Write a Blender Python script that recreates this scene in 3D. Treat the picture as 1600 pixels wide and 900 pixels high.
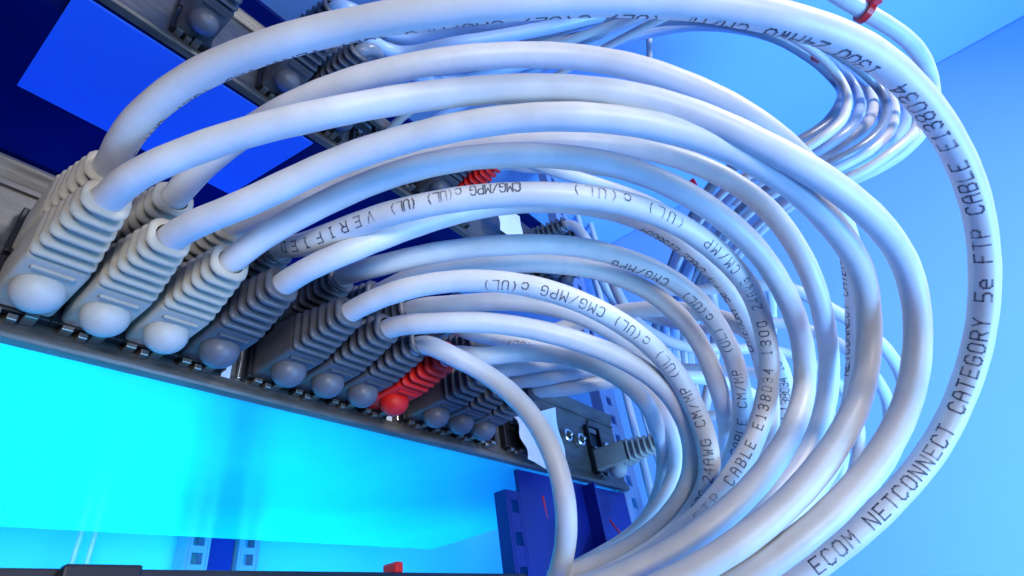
import bpy, bmesh, math, random
import numpy as np
from mathutils import Matrix, Vector
random.seed(4)
for o in list(bpy.data.objects): bpy.data.objects.remove(o, do_unlink=True)
S = bpy.context.scene
COL = S.collection

# ------------------------------------------------------------------ camera
# world: X runs along the rack face, Y into the rack, Z up; metres; face of the patch panels is y = 0
F = 850.0                                   # focal length in pixels of a 1600 px wide picture
CAM = np.array([-0.01646, -0.13659, -0.08264])
ROT = np.array([[0.61284061, -0.37288812, -0.69669278],
                [-0.77813652, -0.4382835, -0.44990124],
                [-0.13758612, 0.81783985, -0.55875579]])     # columns: camera x, y, z
U_, _, V_ = np.linalg.svd(ROT); ROT = U_ @ V_
cam = bpy.data.cameras.new('camera'); camo = bpy.data.objects.new('camera', cam); COL.objects.link(camo)
cam.sensor_width = 36.0; cam.lens = 36.0 * F / 1600.0
cam.clip_start = 0.004; cam.clip_end = 60
camo.matrix_world = Matrix([list(ROT[i]) + [CAM[i]] for i in range(3)] + [[0, 0, 0, 1]])
S.camera = camo

# ------------------------------------------------------------------ light
w = bpy.data.worlds.new('World'); S.world = w; w.use_nodes = True
bg = w.node_tree.nodes['Background']; bg.inputs[0].default_value = (0.16, 0.26, 1.0, 1); bg.inputs[1].default_value = 0.11

def area(name, loc, target, size, power, color, sy=None, spread=180):
    l = bpy.data.lights.new(name, 'AREA'); l.energy = power; l.color = color; l.size = size; l.spread = math.radians(spread)
    if sy: l.shape = 'RECTANGLE'; l.size_y = sy
    o = bpy.data.objects.new(name, l); COL.objects.link(o); o.location = loc
    o.rotation_euler = (Vector(target) - Vector(loc)).to_track_quat('-Z', 'Y').to_euler()
    return o
area('white_room_lamp', (0.14, -0.50, 0.262), (0.10, -0.06, 0.01), 0.13, 1.6, (1.0, 0.95, 0.88), spread=140)
area('white_front_lamp', (-0.16, -0.42, -0.10), (0.06, 0.0, -0.005), 0.13, 0.155, (1.0, 0.97, 0.94), spread=60)
area('blue_floor_lamp', (0.13, -0.03, -0.42), (0.15, -0.03, 0.05), 0.20, 0.85, (0.03, 0.18, 1.0))
area('cyan_underside_lamp', (0.06, 0.085, -0.135), (0.06, 0.085, 0.0), 0.20, 0.125, (0.0, 0.70, 1.0), 0.13, spread=90)
area('cyan_rear_lamp', (0.11, 0.10, -0.16), (0.16, 0.215, -0.03), 0.34, 0.55, (0.0, 0.64, 1.0), 0.05, spread=95)
area('blue_rack_lamp', (0.06, 0.186, 0.036), (0.06, 0.15, 0.10), 0.30, 0.30, (0.0, 0.04, 1.0), 0.015)
area('blue_wall_lamp', (0.20, -0.50, -0.32), (0.45, -0.16, 0.0), 0.25, 4.4, (0.18, 0.50, 1.0), spread=130)

vs = S.view_settings; vs.view_transform = 'Standard'; vs.look = 'None'; vs.exposure = 0; vs.gamma = 1; vs.use_curve_mapping = False
S.render.resolution_x = 1024; S.render.resolution_y = 576

# ------------------------------------------------------------------ helpers
def at(px, py, depth):
    v = np.array([(px - 800) / F, -(py - 450) / F, -1.0]) * depth
    return CAM + ROT @ v
def proj(P):
    c = (np.asarray(P) - CAM) @ ROT
    return np.stack([800 + F * c[..., 0] / -c[..., 2], 450 - F * c[..., 1] / -c[..., 2]], -1)

MATS = {}
def mat(name, color, rough=0.5, metal=0.0, noise=0.0, nscale=60.0, bump=0.0, bscale=900.0, spec=0.5, emit=None, es=0.0, coat=0.0, sss=0.0, stretch=None, color2=None):
    if name in MATS: return MATS[name]
    m = bpy.data.materials.new(name); m.use_nodes = True; MATS[name] = m
    nt = m.node_tree; b = nt.nodes['Principled BSDF']
    b.inputs['Base Color'].default_value = (*color, 1); b.inputs['Roughness'].default_value = rough
    b.inputs['Metallic'].default_value = metal; b.inputs['Specular IOR Level'].default_value = spec
    b.inputs['Coat Weight'].default_value = coat; b.inputs['Coat Roughness'].default_value = 0.2
    if sss: 
        b.inputs['Subsurface Weight'].default_value = sss; b.inputs['Subsurface Scale'].default_value = 0.0015
    if emit: b.inputs['Emission Color'].default_value = (*emit, 1); b.inputs['Emission Strength'].default_value = es
    tc = nt.nodes.new('ShaderNodeTexCoord'); src = tc.outputs['Object']
    if stretch:
        mp = nt.nodes.new('ShaderNodeMapping'); mp.inputs['Scale'].default_value = stretch
        nt.links.new(src, mp.inputs['Vector']); src = mp.outputs['Vector']
    if noise:
        n = nt.nodes.new('ShaderNodeTexNoise'); n.inputs['Scale'].default_value = nscale; n.inputs['Detail'].default_value = 6; n.inputs['Roughness'].default_value = .65
        nt.links.new(src, n.inputs['Vector'])
        r = nt.nodes.new('ShaderNodeMix'); r.data_type = 'RGBA'
        c2 = color2 or tuple(c * (1 - noise) for c in color)
        r.inputs['A'].default_value = (*c2, 1); r.inputs['B'].default_value = (*[min(1, c * (1 + noise * .5)) for c in color], 1)
        cr = nt.nodes.new('ShaderNodeMapRange'); cr.inputs['From Min'].default_value = .3; cr.inputs['From Max'].default_value = .7
        nt.links.new(n.outputs['Fac'], cr.inputs['Value']); nt.links.new(cr.outputs['Result'], r.inputs['Factor'])
        nt.links.new(r.outputs['Result'], b.inputs['Base Color'])
        rr = nt.nodes.new('ShaderNodeMapRange'); rr.inputs['To Min'].default_value = max(0, rough - .1); rr.inputs['To Max'].default_value = min(1, rough + .12)
        nt.links.new(n.outputs['Fac'], rr.inputs['Value']); nt.links.new(rr.outputs['Result'], b.inputs['Roughness'])
    if bump:
        n2 = nt.nodes.new('ShaderNodeTexNoise'); n2.inputs['Scale'].default_value = bscale; n2.inputs['Detail'].default_value = 4
        nt.links.new(src, n2.inputs['Vector'])
        bp = nt.nodes.new('ShaderNodeBump'); bp.inputs['Strength'].default_value = bump; bp.inputs['Distance'].default_value = 0.0002
        nt.links.new(n2.outputs['Fac'], bp.inputs['Height']); nt.links.new(bp.outputs['Normal'], b.inputs['Normal'])
    return m

M_CABLE = mat('white_pvc', (0.68, 0.675, 0.67), 0.42, noise=0.10, nscale=70, bump=0.12, bscale=260, sss=0.12, color2=(0.58, 0.575, 0.57))
M_BLUELIT = mat('blue_lit_pvc', (0.36, 0.50, 0.74), 0.35, noise=0.05, nscale=120)  # blue light on the upper right bundle, put into the jacket colour
M_SHADED = mat('shaded_pvc', (0.20, 0.235, 0.30), 0.3, noise=0.05, nscale=120)  # shade on the bundle's darker cables, put into the jacket colour
M_INK = mat('black_ink', (0.07, 0.07, 0.11), 0.6)
def patchy(m):
    nt = m.node_tree; b = nt.nodes['Principled BSDF']; n = nt.nodes.new('ShaderNodeTexNoise'); n.inputs['Scale'].default_value = 900; n.inputs['Detail'].default_value = 5
    n2 = nt.nodes.new('ShaderNodeTexNoise'); n2.inputs['Scale'].default_value = 90
    tc = nt.nodes.new('ShaderNodeTexCoord'); nt.links.new(tc.outputs['Object'], n.inputs['Vector']); nt.links.new(tc.outputs['Object'], n2.inputs['Vector'])
    ad = nt.nodes.new('ShaderNodeMath'); ad.operation = 'ADD'; nt.links.new(n.outputs['Fac'], ad.inputs[0]); nt.links.new(n2.outputs['Fac'], ad.inputs[1])
    mr = nt.nodes.new('ShaderNodeMapRange'); mr.inputs['From Min'].default_value = .78; mr.inputs['From Max'].default_value = 1.12; mr.inputs['To Min'].default_value = .25; mr.inputs['To Max'].default_value = .80
    nt.links.new(ad.outputs[0], mr.inputs['Value']); nt.links.new(mr.outputs['Result'], b.inputs['Alpha'])
patchy(M_INK)
M_LIGHT = mat('light_grey_rubber', (0.40, 0.375, 0.315), 0.48, noise=0.10, nscale=220, bump=0.15, bscale=2500)
M_DARK = mat('slate_rubber', (0.074, 0.078, 0.094), 0.40, noise=0.15, nscale=220, bump=0.15, bscale=2500)
M_RED = mat('red_rubber', (0.72, 0.010, 0.005), 0.5, noise=0.1, nscale=220, bump=0.12, bscale=2500)
M_PANEL = mat('grey_panel_metal', (0.13, 0.126, 0.12), 0.38, metal=0.35, noise=0.45, nscale=60, bump=0.25, bscale=1500, stretch=(1, 6, 6))
M_STEEL = mat('bright_steel', (0.75, 0.74, 0.70), 0.22, metal=1.0, noise=0.1, nscale=300)
M_DULL = mat('dull_zinc', (0.34, 0.33, 0.31), 0.42, metal=0.9, noise=0.3, nscale=300)
M_BALL_L = mat('pale_rubber_knob', (0.50, 0.485, 0.45), 0.5, noise=0.08, nscale=220, bump=0.12, bscale=2500)
M_BALL_D = mat('slate_rubber_knob', (0.115, 0.122, 0.15), 0.42, noise=0.1, nscale=220, bump=0.12, bscale=2500)
M_BLACK = mat('black_plastic', (0.012, 0.012, 0.015), 0.45, noise=0.2, nscale=200)
M_GOLD = mat('gold_contact', (0.55, 0.50, 0.40), 0.3, metal=1.0)
M_UNDER = mat('glossy_underside', (0.05, 0.85, 0.97), 0.20, metal=0.45, noise=0.10, nscale=14)  # base colour carries the cyan light that falls on the sheet
M_BLUEPLATE = mat('blue_coated_plate', (0.022, 0.16, 0.98), 0.55, noise=0.03, nscale=20)
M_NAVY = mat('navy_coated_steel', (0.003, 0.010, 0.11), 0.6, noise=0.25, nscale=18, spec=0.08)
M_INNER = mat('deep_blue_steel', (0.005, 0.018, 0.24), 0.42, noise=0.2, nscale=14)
M_WALL = mat('pale_blue_wall', (0.30, 0.53, 0.92), 0.6, noise=0.04, nscale=5)
M_REAR = mat('cyan_rear_wall', (0.10, 0.62, 0.88), 0.45, noise=0.06, nscale=6)
M_POST = mat('zinc_post', (0.32, 0.44, 0.66), 0.35, metal=0.4, noise=0.12, nscale=50)
M_PAPER = mat('white_paper', (0.82, 0.82, 0.84), 0.8, noise=0.04, nscale=80, bump=0.2, bscale=500)
M_TIE = mat('red_tie', (0.75, 0.015, 0.02), 0.35)
M_UNIT = mat('black_unit', (0.012, 0.013, 0.02), 0.4, noise=0.2, nscale=60)
M_EARTH = mat('red_wire', (0.6, 0.02, 0.05), 0.4)

def link(name, verts, faces, m, parent=None, smooth=False, mesh=None):
    if mesh is None:
        mesh = bpy.data.meshes.new(name); mesh.from_pydata([tuple(v) for v in verts], [], [tuple(int(i) for i in f_) for f_ in faces]); mesh.validate(); mesh.update()
        if m: mesh.materials.append(m)
        if smooth: mesh.polygons.foreach_set('use_smooth', [True] * len(mesh.polygons)); mesh.set_sharp_from_angle(angle=math.radians(42))
    o = bpy.data.objects.new(name, mesh); COL.objects.link(o)
    if parent: o.parent = parent
    return o
def empty(name, loc, label, cat, group=None):
    o = bpy.data.objects.new(name, None); COL.objects.link(o); o.location = loc; o.empty_display_size = .01
    tag(o, label, cat, group); return o
def tag(o, label, cat, group=None):
    o['label'] = label; o['category'] = cat
    if group: o['group'] = group
    return o
def structure(o, label=None):
    o['kind'] = 'structure'
    if label: o['label'] = label
    return o

class MB:
    def __init__(s): s.v = []; s.f = []
    def add(s, v, f):
        n = len(s.v); s.v += [tuple(p) for p in v]; s.f += [tuple(i + n for i in q) for q in f]; return s
    def box(s, x0, x1, y0, y1, z0, z1, c=0.0):
        if c <= 0:
            v = [(x, y, z) for x in (x0, x1) for y in (y0, y1) for z in (z0, z1)]
            return s.add(v, [(0, 1, 3, 2), (4, 6, 7, 5), (0, 4, 5, 1), (2, 3, 7, 6), (0, 2, 6, 4), (1, 5, 7, 3)])
        bm = bmesh.new(); bmesh.ops.create_cube(bm, size=1)
        for q in bm.verts: q.co = Vector(((x0 + x1) / 2 + q.co.x * (x1 - x0), (y0 + y1) / 2 + q.co.y * (y1 - y0), (z0 + z1) / 2 + q.co.z * (z1 - z0)))
        bmesh.ops.bevel(bm, geom=bm.edges[:], offset=c, segments=2, affect='EDGES', profile=.5)
        bm.verts.index_update(); s.add([q.co[:] for q in bm.verts], [[q.index for q in f_.verts] for f_ in bm.faces]); bm.free(); return s
    def ball(s, c, r, nu=20, nv=12, sq=1.0):
        v = []; f_ = []
        for j in range(nv + 1):
            t = math.pi * j / nv
            for i in range(nu):
                p = 2 * math.pi * i / nu
                x, y, z = math.sin(t) * math.cos(p), math.sin(t) * math.sin(p), math.cos(t)
                e = lambda a: math.copysign(abs(a) ** sq, a)
                v.append((c[0] + r[0] * e(x), c[1] + r[1] * e(y), c[2] + r[2] * e(z)))
        for j in range(nv):
            for i in range(nu):
                a = j * nu + i; b = j * nu + (i + 1) % nu
                f_.append((a, a + nu, b + nu, b))
        return s.add(v, f_)
    def loft(s, rings, cap=True):
        n = len(rings[0]); v = [p for r in rings for p in r]; f_ = []
        for j in range(len(rings) - 1):
            for i in range(n):
                a = j * n + i; b = j * n + (i + 1) % n
                f_.append((a, b, b + n, a + n))
        if cap:
            f_.append(tuple(range(n))[::-1]); k = (len(rings) - 1) * n; f_.append(tuple(range(k, k + n)))
        return s.add(v, f_)
    def tube(s, pts, r, n=18, cap=True):
        pts = np.asarray(pts); T = np.gradient(pts, axis=0); T /= np.linalg.norm(T, axis=1)[:, None]
        a = np.cross(T[0], [0.31, 0.2, 0.93]); a /= np.linalg.norm(a); rings = []
        rr = np.broadcast_to(r, (len(pts),))
        for p, t, q in zip(pts, T, rr):
            a = a - t * (a @ t); a /= np.linalg.norm(a); b = np.cross(t, a)
            rings.append([p + q * (math.cos(k) * a + math.sin(k) * b) for k in np.linspace(0, 2 * math.pi, n, endpoint=False)])
        return s.loft(rings, cap)
    def build(s, name, m, parent=None, smooth=False): return link(name, s.v, s.f, m, parent, smooth)

def rrect(y, a, b, r, n=5, z0=0.0):
    """rounded rectangle in the XZ plane at depth y, half sizes a, b"""
    out = []; r = min(r, a - 2e-5, b - 2e-5)
    for cx, cz, t0 in ((a - r, b - r, 0), (-(a - r), b - r, 90), (-(a - r), -(b - r), 180), (a - r, -(b - r), 270)):
        for k in range(n):
            t = math.radians(t0 + 90 * k / (n - 1)); out.append((cx + r * math.cos(t), y, z0 + cz + r * math.sin(t)))
    return out

# ------------------------------------------------------------------ the setting
def plane(name, pts, m, label=None):
    return structure(link(name, pts, [tuple(range(len(pts)))], m), label)
plane('wall_right', [(.45, -1.2, -.6), (.45, 1.0, -.6), (.45, 1.0, 1.6), (.45, -1.2, 1.6)], M_WALL, 'pale blue wall beyond the cables on the right')
o = MB().box(-.3, .449, -1.2, .199, .277, .283).build('ceiling', M_WALL); structure(o, 'blue overhead panel at the upper right corner')
plane('wall_rear', [(-.5, .215, -.35), (.449, .215, -.35), (.449, .215, .0295), (-.5, .215, .0295)], M_REAR, 'bright cyan rear wall below the patch panel')
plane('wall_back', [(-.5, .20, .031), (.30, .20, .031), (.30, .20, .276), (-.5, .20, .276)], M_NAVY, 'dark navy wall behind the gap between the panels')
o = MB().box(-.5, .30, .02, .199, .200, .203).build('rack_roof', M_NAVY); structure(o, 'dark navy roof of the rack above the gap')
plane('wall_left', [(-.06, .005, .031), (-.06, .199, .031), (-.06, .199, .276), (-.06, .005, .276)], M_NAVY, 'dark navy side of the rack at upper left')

# ------------------------------------------------------------------ patch panels
ZB, ZT = -0.0145, 0.0300
XS = [.0015 + .0126 * k + .057 * g for g in range(5) for k in range(4)]
def port_meshes():
    fr = MB()
    for q in ((-.0066, -.0056, -.0062, .0062), (.0056, .0066, -.0062, .0062), (-.0056, .0056, .0052, .0062), (-.0056, .0056, -.0062, -.0052)):
        fr.box(q[0], q[1], -.0030, -.0004, q[2], q[3], .0002)
    hole = MB().box(-.0055, .0055, -.0010, -.0003, -.0051, .0051)
    sh = MB().box(-.0050, -.0028, -.0042, -.0010, -.0078, -.0066, .0002).box(.0008, .0032, -.0050, -.0010, -.0076, -.0064, .0002).box(-.0016, .0002, -.0036, -.0010, -.0084, -.0070, .0002)
    pins = MB()
    for k in range(8): pins.box(-.0039 + k * .001, -.0039 + k * .001 + .00045, -.0022, -.0011, .0020, .0048)
    return fr, hole, sh, pins
PM = None
def patch_panel(zb, label, x0, x1, depth, under_mat, xs, with_ports=True, lab_group='rack patch panels'):
    global PM
    t = empty('patch_bay', (x0, 0, zb), label, 'patch panel', lab_group)
    h = ZT - ZB
    def part(n, mb, m, sm=False): q = mb.build(n, m, t, sm); q.location = (-x0, 0, -zb); return q
    part('face_plate', MB().box(x0, x1, 0, .0016, zb + .0005, zb + h - .0005), M_PANEL)
    # folded lips along the edges
    lip = MB()
    prof = [(-.0001, .0056), (-.0006, .0046), (-.0009, .0038), (-.0010, .0030), (-.0016, .0024), (-.0019, .0016), (-.0019, .0007), (-.0014, .0001), (-.0006, 0), (.0014, 0), (.0014, .0056)]
    for nm, s_, z_ in (('bottom_lip', 1, zb), ('top_lip', -1, zb + h)):
        mb = MB(); r0 = [(x0, y, z_ + s_ * z) for y, z in prof]; r1 = [(x1, y, z_ + s_ * z) for y, z in prof]
        mb.loft([r0, r1]); part(nm, mb, M_PANEL, True)
    gr = MB().box(x0, x1, -.0009, .0002, zb + h - .0078, zb + h - .0068, .0002); part('stamped_rib', gr, M_PANEL)
    gr = MB().box(x1 - .030, x1 - .0290, -.0010, .0002, zb + .005, zb + h - .009, .0002); part('stamped_rib', gr, M_PANEL)
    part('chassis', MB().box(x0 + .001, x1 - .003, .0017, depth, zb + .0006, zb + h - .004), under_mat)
    if with_ports:
        if PM is None:
            a, b, c, d = port_meshes(); PM = [a.build('port_frame', M_BLACK), b.build('hole', M_BLACK), c.build('shield_tab', M_DULL), d.build('contact', M_GOLD)]
            meshes = [o_.data for o_ in PM]
            for o_ in PM: bpy.data.objects.remove(o_)
            PM = meshes
        for x in xs:
            for z in (zb + .0115, zb + .0250):
                p = link('port', None, None, None, t, mesh=PM[0]); p.location = (x - x0, 0, z - zb)
                link('port_hole', None, None, None, p, mesh=PM[1]); link('shield_tab', None, None, None, p, mesh=PM[2]); link('contact_row', None, None, None, p, mesh=PM[3])
    return t
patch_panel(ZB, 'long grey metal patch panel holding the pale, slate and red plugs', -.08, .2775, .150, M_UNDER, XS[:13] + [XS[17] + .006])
ZU = .104
XU = [.0145, .046, .0586, .0712, .0901, .1027, .1153, .1279, .1405, .1531, .2035, .2161, .2287, .2413]
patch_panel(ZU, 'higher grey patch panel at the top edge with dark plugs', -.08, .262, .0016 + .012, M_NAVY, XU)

PB = bpy.data.objects['patch_bay']
def bit(name, mb, m): q = mb.build(name, m, PB); q.location = -PB.location; return q
for x in (.0487, .1057):
    bit('steel_slot', MB().box(x + .0012, x + .0021, -.0016, -.0002, -.0098, .0010, .0002), M_STEEL)
    bit('number_label', MB().box(x - .0030, x - .0006, -.0008, -.0002, -.0102, -.0062), M_PAPER)
    bit('dark_slot', MB().box(x + .0024, x + .0036, -.0010, -.0002, -.0102, .0012), M_BLACK)
bit('number_label', MB().box(-.0165, -.0120, -.0008, -.0002, .0070, .0150), M_PAPER)
bit('number_mark', MB().box(-.0158, -.0128, -.0010, -.0009, .0128, .0136).box(-.0136, -.0128, -.0010, -.0009, .0090, .0127), M_BLACK)
bit('panel_screw', MB().ball((.2640, -.0008, .0080), (.0030, .0016, .0030), 16, 8), M_STEEL)
bit('panel_screw', MB().ball((.2640, -.0008, -.0050), (.0024, .0012, .0024), 16, 8), M_BLACK)

# shallow blue tray under the upper panel
t = empty('cable_tray', (-.016, .002, ZU), 'flat bright blue tray under the higher patch panel', 'tray')
q = link('tray_floor', [(-.016, .0024, ZU - .0012), (.0674, .0024, ZU - .0012), (.0594, .0505, ZU - .0012), (-.0165, .0500, ZU - .0012),
                        (-.016, .0024, ZU - .0002), (.0674, .0024, ZU - .0002), (.0594, .0505, ZU - .0002), (-.0165, .0500, ZU - .0002)],
         [(3, 2, 1, 0), (4, 5, 6, 7), (0, 1, 5, 4), (1, 2, 6, 5), (2, 3, 7, 6), (3, 0, 4, 7)], M_BLUEPLATE, t); q.location = (.016, -.002, -ZU)
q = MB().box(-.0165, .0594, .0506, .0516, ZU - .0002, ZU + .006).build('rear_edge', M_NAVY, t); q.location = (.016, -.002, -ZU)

# dark unit below, only its top front edge shows
t = empty('rack_unit', (-.05, 0, -.10), 'black rack unit along the bottom edge, mostly out of view', 'rack unit')
def upart(n, mb, m): q = mb.build(n, m, t); q.location = (.05, 0, .10); return q
upart('chassis', MB().box(-.05, .172, 0, .012, -.10, -.0566, .0004), M_UNIT)
upart('handle', MB().box(.0225, .0362, -.003, -.0002, -.080, -.0563, .0006), M_UNIT)
o = MB().box(-.0016, .0016, -.003, .003, 0, .0032, .0006).build('red_status_cap', M_RED); o.location = (.1090, .004, -.0566)
tag(o, 'small red cap standing on the black unit at bottom edge', 'cap')

# rack posts with real square holes
def post(loc, wid, z0, z1, pitch, hole, label, m, rot=0.0, flange=.012):
    t = empty('rack_post', (loc[0], loc[1], z0), label, 'rack post', 'perforated rack posts'); t.rotation_euler.z = rot
    n = int((z1 - z0) / pitch); mb = MB(); hw = hole / 2; th = .0015
    mb.box(-wid / 2, -hw, 0, th, 0, n * pitch); mb.box(hw, wid / 2, 0, th, 0, n * pitch)
    for k in range(n + 1):
        a = max(0, k * pitch - (pitch - hole) / 2); b = min(n * pitch, k * pitch + (pitch - hole) / 2)
        mb.box(-hw, hw, .0001, th - .0001, a, b)
    mb.build('perforated_face', m, t)
    MB().box(-wid / 2 - .0015, -wid / 2 - .0002, 0, flange, 0, n * pitch).build('side_flange', m, t)
    MB().box(wid / 2 + .0002, wid / 2 + .0015, 0, flange, 0, n * pitch).build('side_flange', m, t)
    return t
post((.142, .20, 0), .010, -.20, .0285, .0096, .0062, 'left one of two pale perforated posts at bottom left', M_POST)
post((.172, .20, 0), .010, -.20, .0285, .0096, .0062, 'right one of two pale perforated posts at bottom left', M_POST)
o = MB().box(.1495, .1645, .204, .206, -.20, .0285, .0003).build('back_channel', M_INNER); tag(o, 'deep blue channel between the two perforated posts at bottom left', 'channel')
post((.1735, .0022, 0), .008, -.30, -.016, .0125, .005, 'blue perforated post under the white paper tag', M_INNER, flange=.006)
post((.290, .003, 0), .018, -.25, .27, .0125, .006, 'perforated post at the end of the patch panel', M_POST, flange=.007)
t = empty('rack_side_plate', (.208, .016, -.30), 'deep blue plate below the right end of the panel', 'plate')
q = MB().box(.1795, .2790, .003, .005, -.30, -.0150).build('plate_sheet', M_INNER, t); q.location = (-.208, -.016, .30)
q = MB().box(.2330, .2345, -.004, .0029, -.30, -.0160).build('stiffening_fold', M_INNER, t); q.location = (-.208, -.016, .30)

# ------------------------------------------------------------------ plug parts (shared meshes, local: plug axis is -Y, origin on the panel)
def boot_mesh():
    R = []
    for y, a, b, r in ((-.0022, .0054, .0054, .001), (-.0028, .0060, .0060, .0014), (-.0194, .0061, .0061, .0013), (-.0202, .0058, .0058, .0015), (-.0205, .0042, .0043, .0015),
                       (-.0300, .0036, .0036, .002), (-.0345, .0033, .0033, .0026), (-.0350, .0030, .0030, .0026)):
        R.append(rrect(y, a, b, r))
    return MB().loft(R)
RIBY = [-.0218 - .00305 * k for k in range(6)]
def rib_mesh(k):
    y = RIBY[k]; g = k / 5.0; a = .0061 - .0016 * g; r = .0016 + .0017 * g; mb = MB(); R = []
    for j in range(7):
        t_ = math.pi * j / 6; e = .0014 * math.sin(t_)**.7 if 0 < j < 6 else 0.0
        R.append(rrect(y + .00078 * math.cos(t_), a - .0014 + e, a - .0014 + e, r))
    if k == 5:      # open collar round the cable
        R = R + [rrect(y - .00050, .00320, .00320, .0031), rrect(y + .0022, .00320, .00320, .0031)]
        return mb.loft([rrect(y + .0022, .0031, .0031, .0031)] + R, cap=False)
    return mb.loft(R)
def ridge_mesh(): return MB().box(-.0040, .0040, -.0186, -.0176, -.0067, -.0059, .0002)
def cover_mesh():
    return MB().ball((0, -.0118, -.0070), (.0049, .0047, .0045), 24, 14)
PARTS = {}
for nm, m in (('light', M_LIGHT), ('dark', M_DARK), ('red', M_RED)):
    tmp = [boot_mesh().build('boot', m, None, True)] + [ridge_mesh().build('ridge', m)] + [cover_mesh().build('cover', {'light': M_BALL_L, 'dark': M_BALL_D}.get(nm, m), None, True)] + [rib_mesh(k).build('rib', m, None, True) for k in range(6)]
    PARTS[nm] = [o_.data for o_ in tmp]
    for o_ in tmp: bpy.data.objects.remove(o_)
def plug(root, x, z, kind, tilt=(0, 0), ys=1.0):
    P = PARTS[kind]
    b = link('plug_boot', None, None, None, root, mesh=P[0])
    b.location = Vector((x, 0, z)) - root.location
    b.rotation_euler = (tilt[0], 0, tilt[1]); b.scale = (.93, ys, .94)
    link('grip_ridge', None, None, None, b, mesh=P[1])
    for k in range(6): link('rib', None, None, None, b, mesh=P[3 + k])
    c = link('latch_cover', None, None, None, root, mesh=P[2]); c.location = b.location; c.rotation_euler = b.rotation_euler; c.scale = (.95, ys, .95)
    return b

# ------------------------------------------------------------------ stroke lettering, like ink-jet print
G = {}
def gl(ch, s): G[ch] = [[(float(p[0]), float(p[1])) for p in st.split()] for st in s.split('|')]
gl('A', '00 04 16 36 44 40|03 43'); gl('B', '00 06 36 45 44 33 03|33 42 41 30 00'); gl('C', '45 36 16 05 01 10 30 41')
gl('D', '00 06 26 45 41 20 00'); gl('E', '40 00 06 46|03 33'); gl('F', '00 06 46|03 33'); gl('G', '45 36 16 05 01 10 30 41 43 23')
gl('I', '10 30|20 26|16 36'); gl('L', '06 00 40'); gl('M', '00 06 23 46 40'); gl('N', '00 06 40 46'); gl('O', '01 05 16 36 45 41 30 10 01')
gl('P', '00 06 36 45 44 33 03'); gl('R', '00 06 36 45 44 33 03|23 40'); gl('T', '20 26|06 46'); gl('U', '06 01 10 30 41 46'); gl('V', '06 20 46')
gl('W', '06 10 23 30 46'); gl('Y', '06 23 46|23 20'); gl('c', '43 34 14 03 01 10 30 41'); gl('e', '02 42 43 34 14 03 01 10 40')
gl('0', '01 05 16 36 45 41 30 10 01'); gl('1', '15 26 20|10 30'); gl('2', '05 16 36 45 44 00 40'); gl('3', '05 16 36 45 44 33 13|33 42 41 30 10 01')
gl('4', '30 36 02 42'); gl('5', '46 06 03 33 42 41 30 00'); gl('8', '13 04 05 16 36 45 44 33 13 02 01 10 30 41 42 33'); gl('/', '00 46')
gl('(', '36 24 22 30'); gl(')', '16 24 22 10'); gl('<', '46 03 40'); gl('S', '45 36 16 05 04 13 33 42 41 30 10 01'); gl('.', '10 20'); gl('H', '00 06|40 46|03 43')

RAD = 0.00280
def frame_at(pts, s_cum, s):
    i = int(np.clip(np.searchsorted(s_cum, s) - 1, 0, len(pts) - 2))
    t = (s - s_cum[i]) / (s_cum[i + 1] - s_cum[i]); p = pts[i] * (1 - t) + pts[i + 1] * t
    a = max(i - 1, 0); b = min(i + 2, len(pts) - 1); T = pts[b] - pts[a]; T /= np.linalg.norm(T)
    return p, T
def lettering(pts, rad, text, start, end=None, phi=(0, 0), height=.0026, adv=.0022, flip=False):
    """print running along the jacket from the point nearest pixel `start`, read against the cable's direction"""
    d = np.linalg.norm(np.diff(pts, axis=0), axis=1); s_cum = np.concatenate([[0], np.cumsum(d)])
    px = proj(pts); s0 = s_cum[np.argmin(np.hypot(px[:, 0] - start[0], px[:, 1] - start[1]))]
    if end is not None:
        s1 = s_cum[np.argmin(np.hypot(px[:, 0] - end[0], px[:, 1] - end[1]))]; adv = abs(s0 - s1) / len(text)
    sg = 1.0 if flip else -1.0
    mb = MB(); lw = height * .068; n = len(text); rng = random.Random(len(text) * 7 + int(start[0]))
    R = rad + .00006
    def P(u, v):
        s = np.clip(s0 + sg * u, 0.001, s_cum[-1] - .001); p, T = frame_at(pts, s_cum, s); T = T * sg
        view = CAM - p; nrm = view - T * (view @ T); nrm /= np.linalg.norm(nrm); up = np.cross(nrm, T)
        k = min(1, u / max(1e-6, n * adv))
        f0 = np.interp(k, np.linspace(0, 1, len(phi)), phi)
        ang = math.radians(f0) + v / rad
        return p + R * (math.cos(ang) * nrm + math.sin(ang) * up)
    gw = min(adv * .74, height * .62) 
    for i, ch in enumerate(text):
        if ch not in G: continue
        for st in G[ch]:
            st = [(a / 4 * gw, b / 6 * height - height / 2) for a, b in st]
            for (a0, b0), (a1, b1) in zip(st[:-1], st[1:]):
                L = math.hypot(a1 - a0, b1 - b0); 
                if L < 1e-7: continue
                dx, dy = (a1 - a0) / L, (b1 - b0) / L; nx, ny = -dy * lw, dx * lw
                m_ = max(1, int(math.ceil(L / .0006))); v = []; fc = []
                for k in range(m_ + 1):
                    e = -lw * .8 if k == 0 else (L + lw * .8 if k == m_ else L * k / m_)
                    ua, vb = a0 + dx * e, b0 + dy * e
                    v += [P(i * adv + ua + nx, vb + ny), P(i * adv + ua - nx, vb - ny)]
                for k in range(m_): fc.append((2 * k, 2 * k + 1, 2 * k + 3, 2 * k + 2))
                mb.add(v, fc)
    return mb

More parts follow.
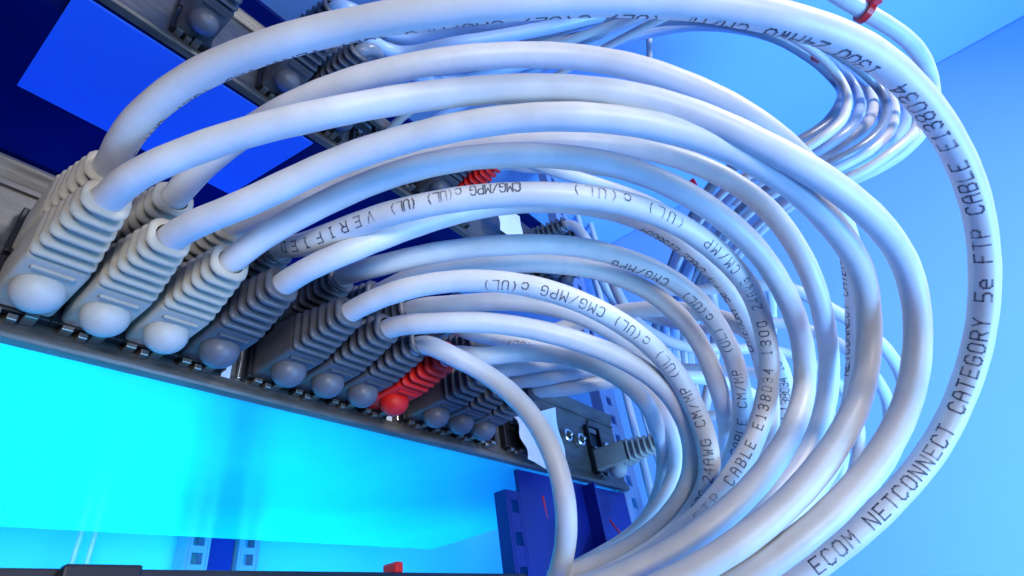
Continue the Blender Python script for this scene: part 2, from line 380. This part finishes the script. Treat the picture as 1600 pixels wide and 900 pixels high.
# ------------------------------------------------------------------ cables
def catmull(P, per=14):
    P = np.asarray(P); Q = np.vstack([2 * P[0] - P[1], P, 2 * P[-1] - P[-2]]); out = []
    for i in range(1, len(Q) - 2):
        p0, p1, p2, p3 = Q[i - 1:i + 3]
        t0 = 0; t1 = t0 + np.linalg.norm(p1 - p0) ** .5; t2 = t1 + np.linalg.norm(p2 - p1) ** .5; t3 = t2 + np.linalg.norm(p3 - p2) ** .5
        for t in np.linspace(t1, t2, per, endpoint=False):
            A1 = (t1 - t) / (t1 - t0) * p0 + (t - t0) / (t1 - t0) * p1; A2 = (t2 - t) / (t2 - t1) * p1 + (t - t1) / (t2 - t1) * p2; A3 = (t3 - t) / (t3 - t2) * p2 + (t - t2) / (t3 - t2) * p3
            B1 = (t2 - t) / (t2 - t0) * A1 + (t - t0) / (t2 - t0) * A2; B2 = (t3 - t) / (t3 - t1) * A2 + (t - t1) / (t3 - t1) * A3
            out.append((t2 - t) / (t2 - t1) * B1 + (t - t1) / (t2 - t1) * B2)
    out.append(P[-1]); return np.array(out)
def resample(p, step):
    d = np.linalg.norm(np.diff(p, axis=0), axis=1); s = np.concatenate([[0], np.cumsum(d)]); n = max(8, int(s[-1] / step))
    u = np.linspace(0, s[-1], n); return np.stack([np.interp(u, s, p[:, k]) for k in range(3)], 1)
def smooth(p, sig):
    k = np.exp(-.5 * (np.arange(-4 * sig, 4 * sig + 1) / sig) ** 2); k /= k.sum(); n = 4 * sig
    q = np.vstack([2 * p[0] - p[n:0:-1], p, 2 * p[-1] - p[-2:-n - 2:-1]])
    return np.stack([np.convolve(q[:, i], k, 'valid') for i in range(3)], 1)
FD = F * .0058
EXIT = .0370
PATHS = {}
def cable(key, label, px, start=None, kind=None, texts=(), rad=RAD, group='white network cables', jm=None, tilt=(0, 0), pre=(), post=(), ys=1.0, sig=5, width_scale=1.0):
    """px: (x, y, width in picture pixels) along the cable; the apparent width gives the true distance"""
    pts = []
    if start is not None:
        x, z = start; b = Matrix.Rotation(tilt[1], 3, 'Z') @ Matrix.Rotation(tilt[0], 3, 'X')
        if abs(z - ZH) < 1e-6: ys = .89
        for y in (-.029 * ys, -EXIT * ys, -EXIT * ys - .004): pts.append(np.array(Vector((x, 0, z)) + b @ Vector((0, y, 0))))
    W = np.array([q[2] for q in px], float) * width_scale
    # off the optical axis a wide lens widens a tube across the radial direction: undo that when reading distance from width
    for i_, w_ in enumerate(W):
        a, c = px[i_][:2]; q0 = px[max(i_ - 1, 0)]; q1 = px[min(i_ + 1, len(px) - 1)]
        tx, ty = q1[0] - q0[0], q1[1] - q0[1]; rx, ry = a - 800, c - 450; rr = math.hypot(rx, ry) + 1e-6
        ca = abs(-ty * rx + tx * ry) / (rr * (math.hypot(tx, ty) + 1e-6)); st = math.sqrt(ca * ca * (1 + (rr / F) ** 2) + 1 - ca * ca)
        w_ = w_ / st ** min(1, max(0, (a - 450) / 500))
        pts.append(at(a, c, F * 2 * (rad / RAD * .0029) / w_))
    pts = [np.array(q) for q in pre] + pts + [np.array(q) for q in post]
    p = catmull(pts); p = resample(p, .0012 if rad < .004 else .002); 
    if len(p) > 10 * sig: p = smooth(p, sig)
    PATHS[key] = (p, rad)
    base = Vector((start[0], 0, start[1])) if start is not None else Vector(p[0])
    t = empty('patch_cable', base, label, 'cable', group)
    if start is not None: plug(t, start[0], start[1], kind, tilt, ys)
    sv = np.arange(len(p)) * .0012
    wob = rad * (1 + .010 * np.sin(sv * 310 + len(label)) + .008 * np.sin(sv * 730 + 2 * len(label)))
    j = MB().tube(p - np.array(base), wob, 22).build('cable_jacket', jm or M_CABLE, t, True)
    for tx in texts:
        q = lettering(p, rad, **tx)
        if q.v: q = MB().add([np.array(v) - np.array(base) for v in q.v], q.f).build('printed_text', M_INK, j)
    return t
ZL, ZH = ZB + .0115, ZB + .0250
FULL = 'NETCONNECT CATEGORY 5e FTP CABLE E138034 1300 24AWG CM/MP (UL) c(UL) CMG/MPG (UL) VERIFIED (UL) CAT 5e '
cable('C1', 'outermost white cable sweeping over everything, lettered NETCONNECT CATEGORY 5e FTP CABLE',
      [(182, 232, 47), (228, 172, 49), (302, 119, 50), (420, 71, 52), (500, 49, 53), (600, 29, 55), (700, 15, 57), (800, 4, 59), (900, -1, 60), (1000, -1, 61), (1100, 6, 61), (1200, 23, 62), (1300, 50, 62), (1390, 100, 62), (1455, 172, 61), (1505, 255, 59), (1534, 350, 57), (1540, 440, 56), (1533, 520, 55), (1508, 605, 54), (1462, 700, 54), (1390, 785, 54), (1290, 872, 54), (1190, 935, 53), (1060, 990, 50)],
      start=(XS[0], ZH), kind='light',
      texts=[dict(text='ECOM NETCONNECT CATEGORY 5e FTP CABLE E138034', start=(1268, 893), end=(1398, 112), phi=(-6, -6, -4, 0, 6, 16, 38), height=.0029),
             dict(text='1300 24AWG CM/MP (UL) c(UL) CMG/MPG (UL) VERIFIED (UL) CAT 5e', start=(1372, 90), adv=.0025, phi=(50, 74, 90, 94, 94, 90), height=.0028)])
cable('C2', 'white cable from the front left grey plug, second widest loop',
      [(210, 270, 50), (280, 243, 49), (356, 214, 49), (500, 179, 49), (640, 153, 48), (780, 139, 48), (920, 140, 49), (1060, 168, 50), (1180, 220, 51), (1280, 274, 51), (1360, 335, 50), (1412, 402, 49), (1432, 464, 49), (1436, 527, 50), (1430, 589, 51), (1411, 651, 53), (1376, 713, 55), (1326, 776, 56), (1258, 838, 57), (1170, 900, 57), (1060, 960, 56)],
      start=(XS[0], ZL), kind='light', tilt=(-.075, .02))
cable('C3', 'white cable from the second front grey plug, glowing blue inside its bend',
      [(330, 340, 46), (400, 312, 46), (500, 262, 46), (640, 215, 47), (780, 187, 48), (900, 181, 49), (1000, 191, 49), (1113, 220, 49), (1197, 260, 49), (1265, 312, 48), (1315, 368, 47), (1346, 420, 46), (1357, 474, 45), (1359, 532, 45), (1352, 592, 46), (1332, 651, 49), (1295, 713, 52), (1243, 776, 54), (1172, 838, 55), (1080, 895, 55), (960, 950, 54)],
      start=(XS[1], ZL), kind='light')
cable('C2b', 'white cable from the rear second grey plug, running just above its neighbour along the top',
      [(305, 262, 42), (345, 236, 42), (400, 195, 42), (500, 143, 42), (640, 103, 43), (780, 86, 43), (900, 88, 43), (1000, 106, 44), (1100, 143, 44), (1180, 186, 44), (1250, 245, 43), (1300, 310, 41), (1330, 390, 40), (1338, 470, 39), (1340, 550, 39), (1335, 630, 40), (1305, 710, 42), (1260, 780, 44), (1190, 850, 46), (1100, 915, 46)],
      start=(XS[1], ZH), kind='light', texts=[dict(text=FULL[:44], start=(1320, 590), adv=.0021, phi=(66, 70, 75))])
cable('C4', 'white cable from the third front grey plug, plain side towards us',
      [(385, 385, 41), (480, 331, 41), (580, 284, 41), (680, 254, 41), (780, 242, 41), (900, 246, 41), (1000, 268, 41), (1100, 318, 41), (1184, 390, 40), (1228, 459, 39), (1252, 523, 38), (1260, 589, 38), (1247, 651, 41), (1215, 713, 45), (1164, 776, 48), (1088, 838, 49), (990, 893, 49), (870, 940, 48)],
      start=(XS[2], ZL), kind='light')
cable('C5', 'white cable from the rear third grey plug, mostly behind the blue lit one',
      [(415, 335, 39), (500, 298, 38), (640, 252, 36), (780, 225, 36), (900, 222, 36), (1000, 231, 36), (1075, 251, 36), (1150, 286, 36), (1203, 327, 37), (1245, 385, 37), (1274, 445, 37), (1292, 523, 36), (1297, 589, 36), (1288, 645, 37), (1262, 705, 39), (1215, 770, 42), (1150, 830, 44), (1060, 890, 45), (950, 940, 44)],
      start=(XS[2], ZH), kind='light')
cable('C6', 'lettered white cable marked VERIFIED near its slate plug and FTP CABLE at the bend',
      [(455, 392, 38), (509, 369, 39), (580, 342, 40), (640, 325, 41), (700, 313, 41), (780, 304, 41), (900, 305, 41), (1000, 323, 40), (1085, 364, 39), (1132, 403, 38), (1158, 430, 37), (1180, 464, 36), (1197, 523, 36), (1204, 585, 36), (1189, 660, 38), (1158, 727, 40), (1107, 795, 42), (1040, 858, 43), (950, 910, 43), (850, 950, 42)],
      start=(XS[3], ZH), kind='dark',
      texts=[dict(text='5e FTP CABLE E138034 1300 24AWG CM/MP  (UL) c(UL)', start=(1060, 866), end=(880, 304), phi=(0, 2, 4, 6, 4, -4, -22, -36), height=.0024),
             dict(text='CMG/MPG c(UL) (UL)', start=(812, 303), end=(612, 333), phi=(-40, -36, -26, -18), height=.0024), dict(text='VERIFIED', start=(592, 339), end=(452, 393), phi=(-14, -6, 0), height=.0024)])
cable('C7', 'white cable from the front slate plug, tucked inside the lettered one',
      [(500, 410, 40), (580, 379, 39), (640, 355, 37.5), (702, 336, 36), (780, 319, 34.5), (900, 318, 34), (1000, 342, 33), (1070, 384, 32), (1120, 428, 31), (1160, 485, 31), (1186, 545, 31), (1200, 600, 31), (1205, 660, 33), (1190, 715, 36), (1145, 780, 38), (1080, 845, 39), (990, 900, 40), (880, 950, 39)],
      start=(XS[3], ZL), kind='dark', texts=[dict(text='CATEGORY 5e FTP CABLE E138034', start=(1185, 545), adv=.0021, phi=(60, 55, 60))])
cable('C7b', 'white cable peeping out behind the right edge of the FTP CABLE lettering',
      [(815, 535, 26), (900, 505, 25.5), (1000, 482, 26), (1090, 487, 27), (1165, 512, 29), (1208, 550, 30), (1228, 600, 31), (1226, 660, 33), (1205, 720, 33), (1160, 780, 32), (1095, 838, 32), (1000, 893, 33), (890, 940, 34)],
      start=(XS[8], ZH), kind='dark', texts=[dict(text='5e FTP CABLE E138034 1300 24', start=(1172, 768), adv=.0021, phi=(-10, 0, 10))])
cable('C8', 'white cable from the rear slate plug after the gap, lettered (UL) at its bend',
      [(570, 422, 35), (638, 403, 35), (710, 390, 34), (780, 383, 34), (900, 384, 33), (1000, 411, 33), (1050, 435, 33), (1090, 466, 33), (1131, 523, 33), (1156, 588, 33), (1163, 640, 34), (1152, 700, 34), (1115, 765, 33), (1060, 822, 34), (985, 872, 35), (880, 925, 36)],
      start=(XS[4], ZH), kind='dark', texts=[dict(text='CABLE CM/MP  (UL) c(UL)  CMG/MPG', start=(1152, 705), end=(950, 400), phi=(-4, 4, 12, 30, 55), height=.0024)])
cable('C9', 'white cable with a bright outer highlight, below the (UL) lettered one',
      [(640, 432, 31), (750, 414, 31), (850, 411, 31), (945, 424, 31), (1003, 447, 31), (1060, 490, 31), (1100, 545, 31), (1124, 610, 32), (1136, 670, 30.5), (1130, 730, 29), (1095, 790, 28), (1035, 840, 28), (950, 890, 29), (840, 935, 31)],
      start=(XS[5], ZH), kind='dark')
cable('C10', 'white cable from the front slate plug beside the gap, lettered CMG/MPG over its top',
      [(590, 464, 36), (650, 446, 36), (700, 439, 36), (760, 437, 36), (839, 448, 36), (911, 472, 36), (974, 506, 35), (1010, 532, 35), (1052, 575, 35), (1081, 625, 35), (1104, 680, 36), (1113, 730, 37), (1103, 775, 38), (1060, 832, 40), (990, 882, 41), (890, 925, 41)],
      start=(XS[4], ZL), kind='dark', texts=[dict(text='300 24AWG CM/MP (UL) c(UL) CMG/MPG c(UL)', start=(1086, 802), end=(752, 436), phi=(0, 5, 4, 0, 0, 5, 25), height=.0024)])
cable('C11', 'short bright white cable between the CMG/MPG cable and the plain one below',
      [(680, 478, 30), (772, 470, 30), (845, 475, 30), (917, 496, 30), (980, 532, 30), (1030, 580, 30), (1065, 640, 31), (1085, 700, 32), (1080, 755, 34), (1040, 815, 36), (970, 868, 37), (870, 910, 37)],
      start=(XS[6], ZH), kind='dark')
cable('C12', 'plain white cable from the front slate plug two before the red one',
      [(640, 507, 34), (700, 503, 34), (760, 503, 34), (820, 511, 34), (900, 531, 34), (989, 567, 34), (1040, 604, 34), (1072, 652, 34), (1088, 705, 35), (1080, 760, 36), (1035, 822, 38), (960, 872, 39), (860, 910, 39)],
      start=(XS[5], ZL), kind='dark')
cable('C13', 'thin looking cable lettered CAT 5e just under the plain white one',
      [(735, 523, 29), (787, 528, 28.5), (873, 545, 27), (925, 560, 27), (990, 592, 27), (1035, 640, 27), (1058, 695, 27), (1055, 745, 28), (1030, 795, 30), (980, 845, 31), (900, 890, 32)],
      start=(XS[7], ZH), kind='dark', texts=[dict(text='3011 5e CAT (UL)', start=(945, 568), end=(785, 530), phi=(10, 20, 30), height=.0024)])
cable('C14', 'single white cable arching down in front of the panel and the paper tag',
      [(682, 549, 32), (724, 562, 32), (767, 588, 32), (809, 622, 33), (843, 664, 34), (868, 714, 35), (882, 765, 36), (887, 816, 36), (882, 870, 36), (862, 930, 36), (830, 990, 36)],
      start=(XS[6], ZL), kind='dark')
# plugs further along with cables that run behind the loops
def run(key, label, xi, zrow, kind, px, **k): return cable(key, label, px, start=(xi, zrow), kind=kind, **k)
run('D1', 'cable from the bright red plug, shaded behind the big loops', XS[7], ZL, 'red',
    [(735, 562, 31), (790, 552, 30), (860, 552, 29), (930, 568, 29.5), (990, 606, 29), (1025, 660, 27), (1040, 720, 26), (1030, 780, 27), (1000, 830, 28), (930, 880, 30)])
run('D2', 'shaded cable from the first small slate plug after the red one', XS[8], ZL, 'dark',
    [(790, 578, 27.5), (850, 566, 26), (930, 566, 25), (1000, 590, 24.5), (1045, 635, 25), (1062, 690, 25), (1055, 745, 25), (1030, 800, 26), (985, 850, 28), (900, 895, 30)])
run('D3', 'shaded cable from the second small slate plug after the red one', XS[9], ZL, 'dark',
    [(825, 596, 26), (880, 584, 25), (960, 580, 23), (1030, 598, 22), (1085, 640, 23), (1105, 700, 23), (1095, 760, 24), (1060, 820, 25), (990, 870, 27)])
run('D4', 'shaded cable from the third small slate plug after the red one', XS[10], ZL, 'dark',
    [(855, 612, 25), (910, 602, 24.5), (1000, 592, 23), (1100, 590, 22), (1180, 620, 21), (1215, 690, 21), (1200, 770, 22), (1130, 840, 24), (1010, 900, 27), (880, 950, 30)])
run('D5', 'thin grey cable from the lone pale plug at the far end of the panel', XS[17] + .006, ZL, 'light',
    [(1035, 661, 15.5), (1065, 656, 15.5), (1100, 650, 16), (1180, 650, 16), (1250, 690, 16), (1270, 760, 17), (1240, 830, 18), (1130, 890, 20), (980, 950, 22)], rad=.0023)
# far cables crossing to the right behind the loops
run('E1', 'cream coloured far cable crossing level behind the loops at mid height', XU[10], ZU + .0115, 'dark',
    [(960, 430, 17), (1060, 455, 18), (1150, 447, 19), (1230, 448, 20), (1300, 484, 21), (1370, 530, 22), (1410, 590, 23), (1416, 650, 24), (1390, 720, 26), (1330, 790, 28), (1250, 860, 30), (1120, 920, 31), (980, 970, 32)])
run('E2', 'far white cable crossing level just under the cream one', XU[11], ZU + .0115, 'dark',
    [(960, 470, 15.5), (1050, 505, 16), (1120, 515, 18), (1210, 503, 18), (1300, 530, 19), (1360, 580, 20), (1390, 640, 21), (1380, 710, 23), (1330, 780, 25), (1240, 860, 28), (1120, 920, 29), (980, 970, 30)])
run('E3', 'far white cable, third down of those crossing behind the loops', XU[12], ZU + .0115, 'dark',
    [(990, 500, 17.5), (1060, 540, 18), (1140, 545, 18), (1230, 550, 18), (1300, 590, 19), (1340, 650, 20), (1340, 720, 22), (1300, 790, 24), (1220, 860, 27), (1120, 920, 28), (980, 970, 29)])
run('E4', 'far white cable, lowest of those crossing behind the loops', XU[13], ZU + .0115, 'dark',
    [(990, 560, 15), (1070, 575, 16), (1160, 580, 17), (1250, 600, 18), (1300, 650, 19), (1320, 710, 20), (1290, 780, 22), (1210, 850, 25), (1120, 920, 26), (980, 970, 27)])
# upper panel
run('F1', 'dark plug at the top edge of the picture with its cable leaving upwards', .0145, ZU + .0115, 'dark',
    [(500, -20, 26), (600, -60, 28), (750, -100, 30), (900, -110, 31), (1100, -90, 32), (1250, -40, 32), (1340, 12, 32), (1420, 62, 32), (1452, 112, 31), (1458, 160, 29), (1440, 205, 27), (1400, 245, 25), (1330, 280, 24), (1230, 320, 22)], post=[(0.362, -.030, .075), (0.372, -.012, -.02), (0.372, -.008, -.24)])
run('F2', 'lower of two cables leaving the dark plugs behind the top loop', .046, ZU + .0115, 'dark',
    [(620, 86, 23), (700, 70, 24), (780, 58, 24), (870, 40, 24), (980, 15, 24), (1100, 5, 24), (1220, 40, 24), (1310, 92, 24), (1365, 135, 24), (1382, 180, 23), (1362, 225, 23), (1310, 262, 22), (1220, 300, 21), (1100, 345, 20)], post=[(0.328, -.030, .075), (0.338, -.012, -.02), (0.338, -.008, -.24)], jm=M_BLUELIT)
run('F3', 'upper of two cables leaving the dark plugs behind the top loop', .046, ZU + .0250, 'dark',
    [(620, 60, 22), (700, 48, 22), (780, 36, 23), (880, 18, 23), (1000, -5, 23), (1120, -5, 23), (1230, 30, 23), (1330, 90, 23), (1400, 140, 23), (1425, 190, 22), (1400, 235, 22), (1340, 272, 21), (1240, 310, 20), (1130, 350, 20)], post=[(0.340, -.030, .075), (0.350, -.012, -.02), (0.350, -.008, -.24)], jm=M_BLUELIT)
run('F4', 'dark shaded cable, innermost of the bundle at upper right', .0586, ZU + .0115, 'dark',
    [(640, 110, 21), (760, 90, 21), (900, 60, 21), (1060, 30, 20), (1190, 50, 20), (1270, 92, 20), (1310, 130, 20), (1312, 165, 20), (1285, 200, 19), (1230, 230, 19), (1130, 270, 18)], post=[(0.308, -.030, .075), (0.318, -.012, -.02), (0.318, -.008, -.24)], jm=M_SHADED)
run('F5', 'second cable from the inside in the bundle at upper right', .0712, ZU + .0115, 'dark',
    [(690, 130, 20), (800, 105, 20), (940, 70, 19), (1080, 40, 19), (1200, 55, 19), (1290, 100, 19), (1335, 140, 19), (1345, 175, 19), (1320, 212, 19), (1262, 245, 18), (1150, 290, 18)], post=[(0.318, -.030, .075), (0.328, -.012, -.02), (0.328, -.008, -.24)], jm=M_BLUELIT)
run('F6', 'red far plug seen between the loops, with its cable behind', XU[8], ZU + .0115, 'red',
    [(815, 262, 18.8), (880, 262, 19), (960, 268, 19), (1050, 285, 18.5), (1130, 330, 18), (1180, 390, 17), (1205, 460, 16), (1205, 540, 15.5), (1195, 620, 16), (1150, 720, 17), (1080, 820, 19), (980, 890, 21), (860, 940, 23)])
run('F7', 'far slate plug before the red one, cable behind the loops', XU[7], ZU + .0115, 'dark',
    [(800, 245, 20), (870, 268, 20.5), (960, 295, 20), (1040, 330, 19), (1090, 385, 18), (1112, 460, 17.5), (1118, 540, 17.5), (1100, 640, 18), (1068, 740, 19), (1000, 830, 21), (900, 900, 23)])

for k in range(7):
    g = k / 6.0; e = random.uniform(-6, 6); f_ = random.uniform(-5, 5)
    px = [(1090 + 60 * g, -6 + e, 17), (1190 + 60 * g, 34 + e, 17), (1285 + 70 * g + f_, 88 + e, 17), (1322 + 100 * g + f_, 132 + 14 * g, 17), (1326 + 112 * g + f_, 172 + 16 * g, 17), (1298 + 100 * g, 210 + 28 * g + e, 16.5), (1235 + 100 * g, 246 + 30 * g, 16), (1140 + 90 * g, 290 + 24 * g, 15)]
    px = [(a, b, c + (k % 3) * 1.3) for a, b, c in px]; xs_ = .062 + .011 * k; xe = .322 + .007 * k
    nm = ('innermost', 'second', 'third', 'fourth', 'fifth', 'sixth', 'outermost')[k]; cl = ('white', 'pale blue', 'white', 'dark grey')[k % 4]  # pale blue and dark grey are blue light and shade painted on the strands
    cable('S%d' % k, 'thin %s strand, %s one across the curving bundle at upper right' % (cl, nm), px, rad=.0017 + .0003 * (k % 3), jm=(M_CABLE, M_BLUELIT, M_CABLE, M_SHADED)[k % 4],
          pre=[(xs_, -.0005, ZU + .0385), (xs_, -.016, ZU + .040), (xs_ + .012, -.045, ZU + .047)], post=[(xe - .01, -.040, .08), (xe, -.026, -.02), (xe, -.022, -.24)], group='thin strands of the upper right bundle')
cable('T1', 'thin white cord hanging against the blue wall above the loops', [(1006, -60, 10), (1010, 10, 10), (1014, 60, 10), (1014, 110, 10), (1000, 170, 10), (960, 230, 11)], rad=.0016, group='thin cords')
# vertical white cables hanging beyond the rack post
for k, (x, lab) in enumerate(((.384, 'first'), (.394, 'second'), (.405, 'third'), (.416, 'fourth'), (.428, 'fifth'))):
    z = np.linspace(-.25, .34, 60); p = np.stack([x + .003 * np.sin(z * 14 + k), .030 + .006 * np.sin(k * 2.1) + .002 * np.cos(z * 11 + k), z], 1)
    t = empty('hanging_cable', (x, .03, -.25), '%s hanging white cable from the rack post, at right end of panel' % lab, 'cable', 'white cables hanging beside the rack post')
    MB().tube(p - np.array((x, .03, -.25)), .0026, 14).build('cable_jacket', M_CABLE, t, True)

for x, lab in ((.0835, 'left'), (.0895, 'right')):
    z = np.linspace(-.20, .028, 30); p = np.stack([x + .0006 * np.sin(z * 40), .196 + 0 * z, z], 1); b0 = np.array((x, .196, -.20))
    t = empty('hanging_cable', tuple(b0), '%s one of two thin pale lines against the cyan rear wall at bottom left' % lab, 'cable', 'pale lines on the rear wall')
    MB().tube(p - b0, .0011, 10).build('cable_jacket', M_CABLE, t, True)
# red ties
def tie(key, near, label, grow=0.0):
    p, r = PATHS[key]; px = proj(p); i = int(np.argmin(np.hypot(px[:, 0] - near[0], px[:, 1] - near[1]))); i = min(max(i, 2), len(p) - 3)
    T = p[i + 1] - p[i - 1]; T /= np.linalg.norm(T); a = np.cross(T, [0, 0, 1.0]); a /= np.linalg.norm(a); b = np.cross(T, a)
    r = r + grow
    t = empty('cable_tie', p[i], label, 'cable tie', 'red cable ties')
    R = [[(r + .0002 + h) * (math.cos(k) * a + math.sin(k) * b) + T * y for y, h in ((-.0012, 0), (.0012, 0), (.0012, .0009), (-.0012, .0009))] for k in np.linspace(0, 2 * math.pi, 28, endpoint=False)]
    n = len(R); v = [q for r_ in R for q in r_]; fc = [(4 * i_ + j, 4 * i_ + (j + 1) % 4, 4 * ((i_ + 1) % n) + (j + 1) % 4, 4 * ((i_ + 1) % n) + j) for i_ in range(n) for j in range(4)]
    link('band', v, fc, M_TIE, t)
    hd = a * (r + .0016); MB().box(hd[0] - .0016, hd[0] + .0016, hd[1] - .0016, hd[1] + .0016, hd[2] - .0016, hd[2] + .0016, .0003).build('head', M_TIE, t)
tie('F1', (1350, 16), 'red tie round the cable at the top edge, upper right')
tie('F2', (1285, 82), 'red tie on the inner bundle below the top loop', .0022)
tie('F6', (1072, 296), 'red tie high on the far cable between the loops')
tie('F7', (1080, 345), 'red tie low on the far cable between the loops')

# paper tags
def sheet(name, pts, label, crumple, nu=8, nv=10):
    a, b, c, d = [np.array(q) for q in pts]; v = []; fc = []
    for s_ in (0, 1):
        for j in range(nv + 1):
            for i in range(nu + 1):
                u, w_ = i / nu, j / nv; p = (a * (1 - u) + b * u) * (1 - w_) + (d * (1 - u) + c * u) * w_
                p = p + np.array([0, -1, 0]) * (crumple * (math.sin(u * 7 + w_ * 3) * .5 + math.sin(w_ * 9 - u * 4) * .5 + 1.1) + s_ * .00015)
                if j == nv: p = p + np.array([0, 0, .0004 * math.sin(i * 1.3)])
                if i == 0: p = p + np.array([.0005 * math.sin(j * 1.1), 0, 0])
                v.append(p)
    n = (nu + 1) * (nv + 1)
    for s_ in (0, 1):
        for j in range(nv):
            for i in range(nu):
                q = [s_ * n + j * (nu + 1) + i, s_ * n + j * (nu + 1) + i + 1, s_ * n + (j + 1) * (nu + 1) + i + 1, s_ * n + (j + 1) * (nu + 1) + i]
                fc.append(q if s_ == 0 else q[::-1])
    return tag(link(name, v, fc, M_PAPER), label, 'paper tag', 'white paper tags')
sheet('paper_tag', [(.170, -.004, .004), (.205, -.004, .016), (.203, -.006, -.0200), (.173, -.006, -.0150)], 'crumpled white paper tag on the panel behind the arching cable', .0016)
sheet('paper_tag', [(.1740, -.012, .1330), (.1965, -.012, .1330), (.1965, -.012, .1090), (.1740, -.012, .1090)], 'plain white paper tag on the far higher panel between the loops', .0004)

# bare coaxial style sockets left open by the paper tag
for x, lab in ((.2195, 'left silver round socket on the panel right of the paper tag'), (.2320, 'right silver round socket on the panel right of the paper tag')):
    t = empty('round_socket', (x, 0, .006), lab, 'socket', 'round sockets')
    a = np.linspace(0, 2 * math.pi, 20, endpoint=False)
    ring = lambda r, y: [(r * math.cos(k), y, r * math.sin(k)) for k in a]
    MB().loft([ring(.0034, -.0004), ring(.0034, -.0030), ring(.0030, -.0034), ring(.0022, -.0034), ring(.0020, -.0012)]).build('collar', M_STEEL, t)
    MB().loft([ring(.0011, -.0010), ring(.0011, -.0050), ring(.0006, -.0056)]).build('pin', M_GOLD, t)

# thin red earth wires below the panel
for pts, lab in (([tuple(at(848, 775, .243)), tuple(at(858, 830, .237)), tuple(at(868, 900, .230)), tuple(at(872, 930, .228))], 'thin red wire hanging down below the paper tag'),
                 ([tuple(at(952, 812, .272)), tuple(at(968, 832, .270)), tuple(at(988, 852, .268))], 'short thin red wire slanting beside the blue plate')):
    p = resample(catmull(pts), .002)
    tag(MB().tube(p, .0005, 8).build('red_wire', M_EARTH, None, True), lab, 'wire', 'thin red wires')
# screw on the left dark side
o = MB().ball((0, 0, 0), (.0016, .0008, .0016), 14, 8).build('screw', M_BLACK, None, True); o.location = (-.0135, .196, .290)
tag(o, 'small dark screw head on the navy wall at upper left', 'screw')
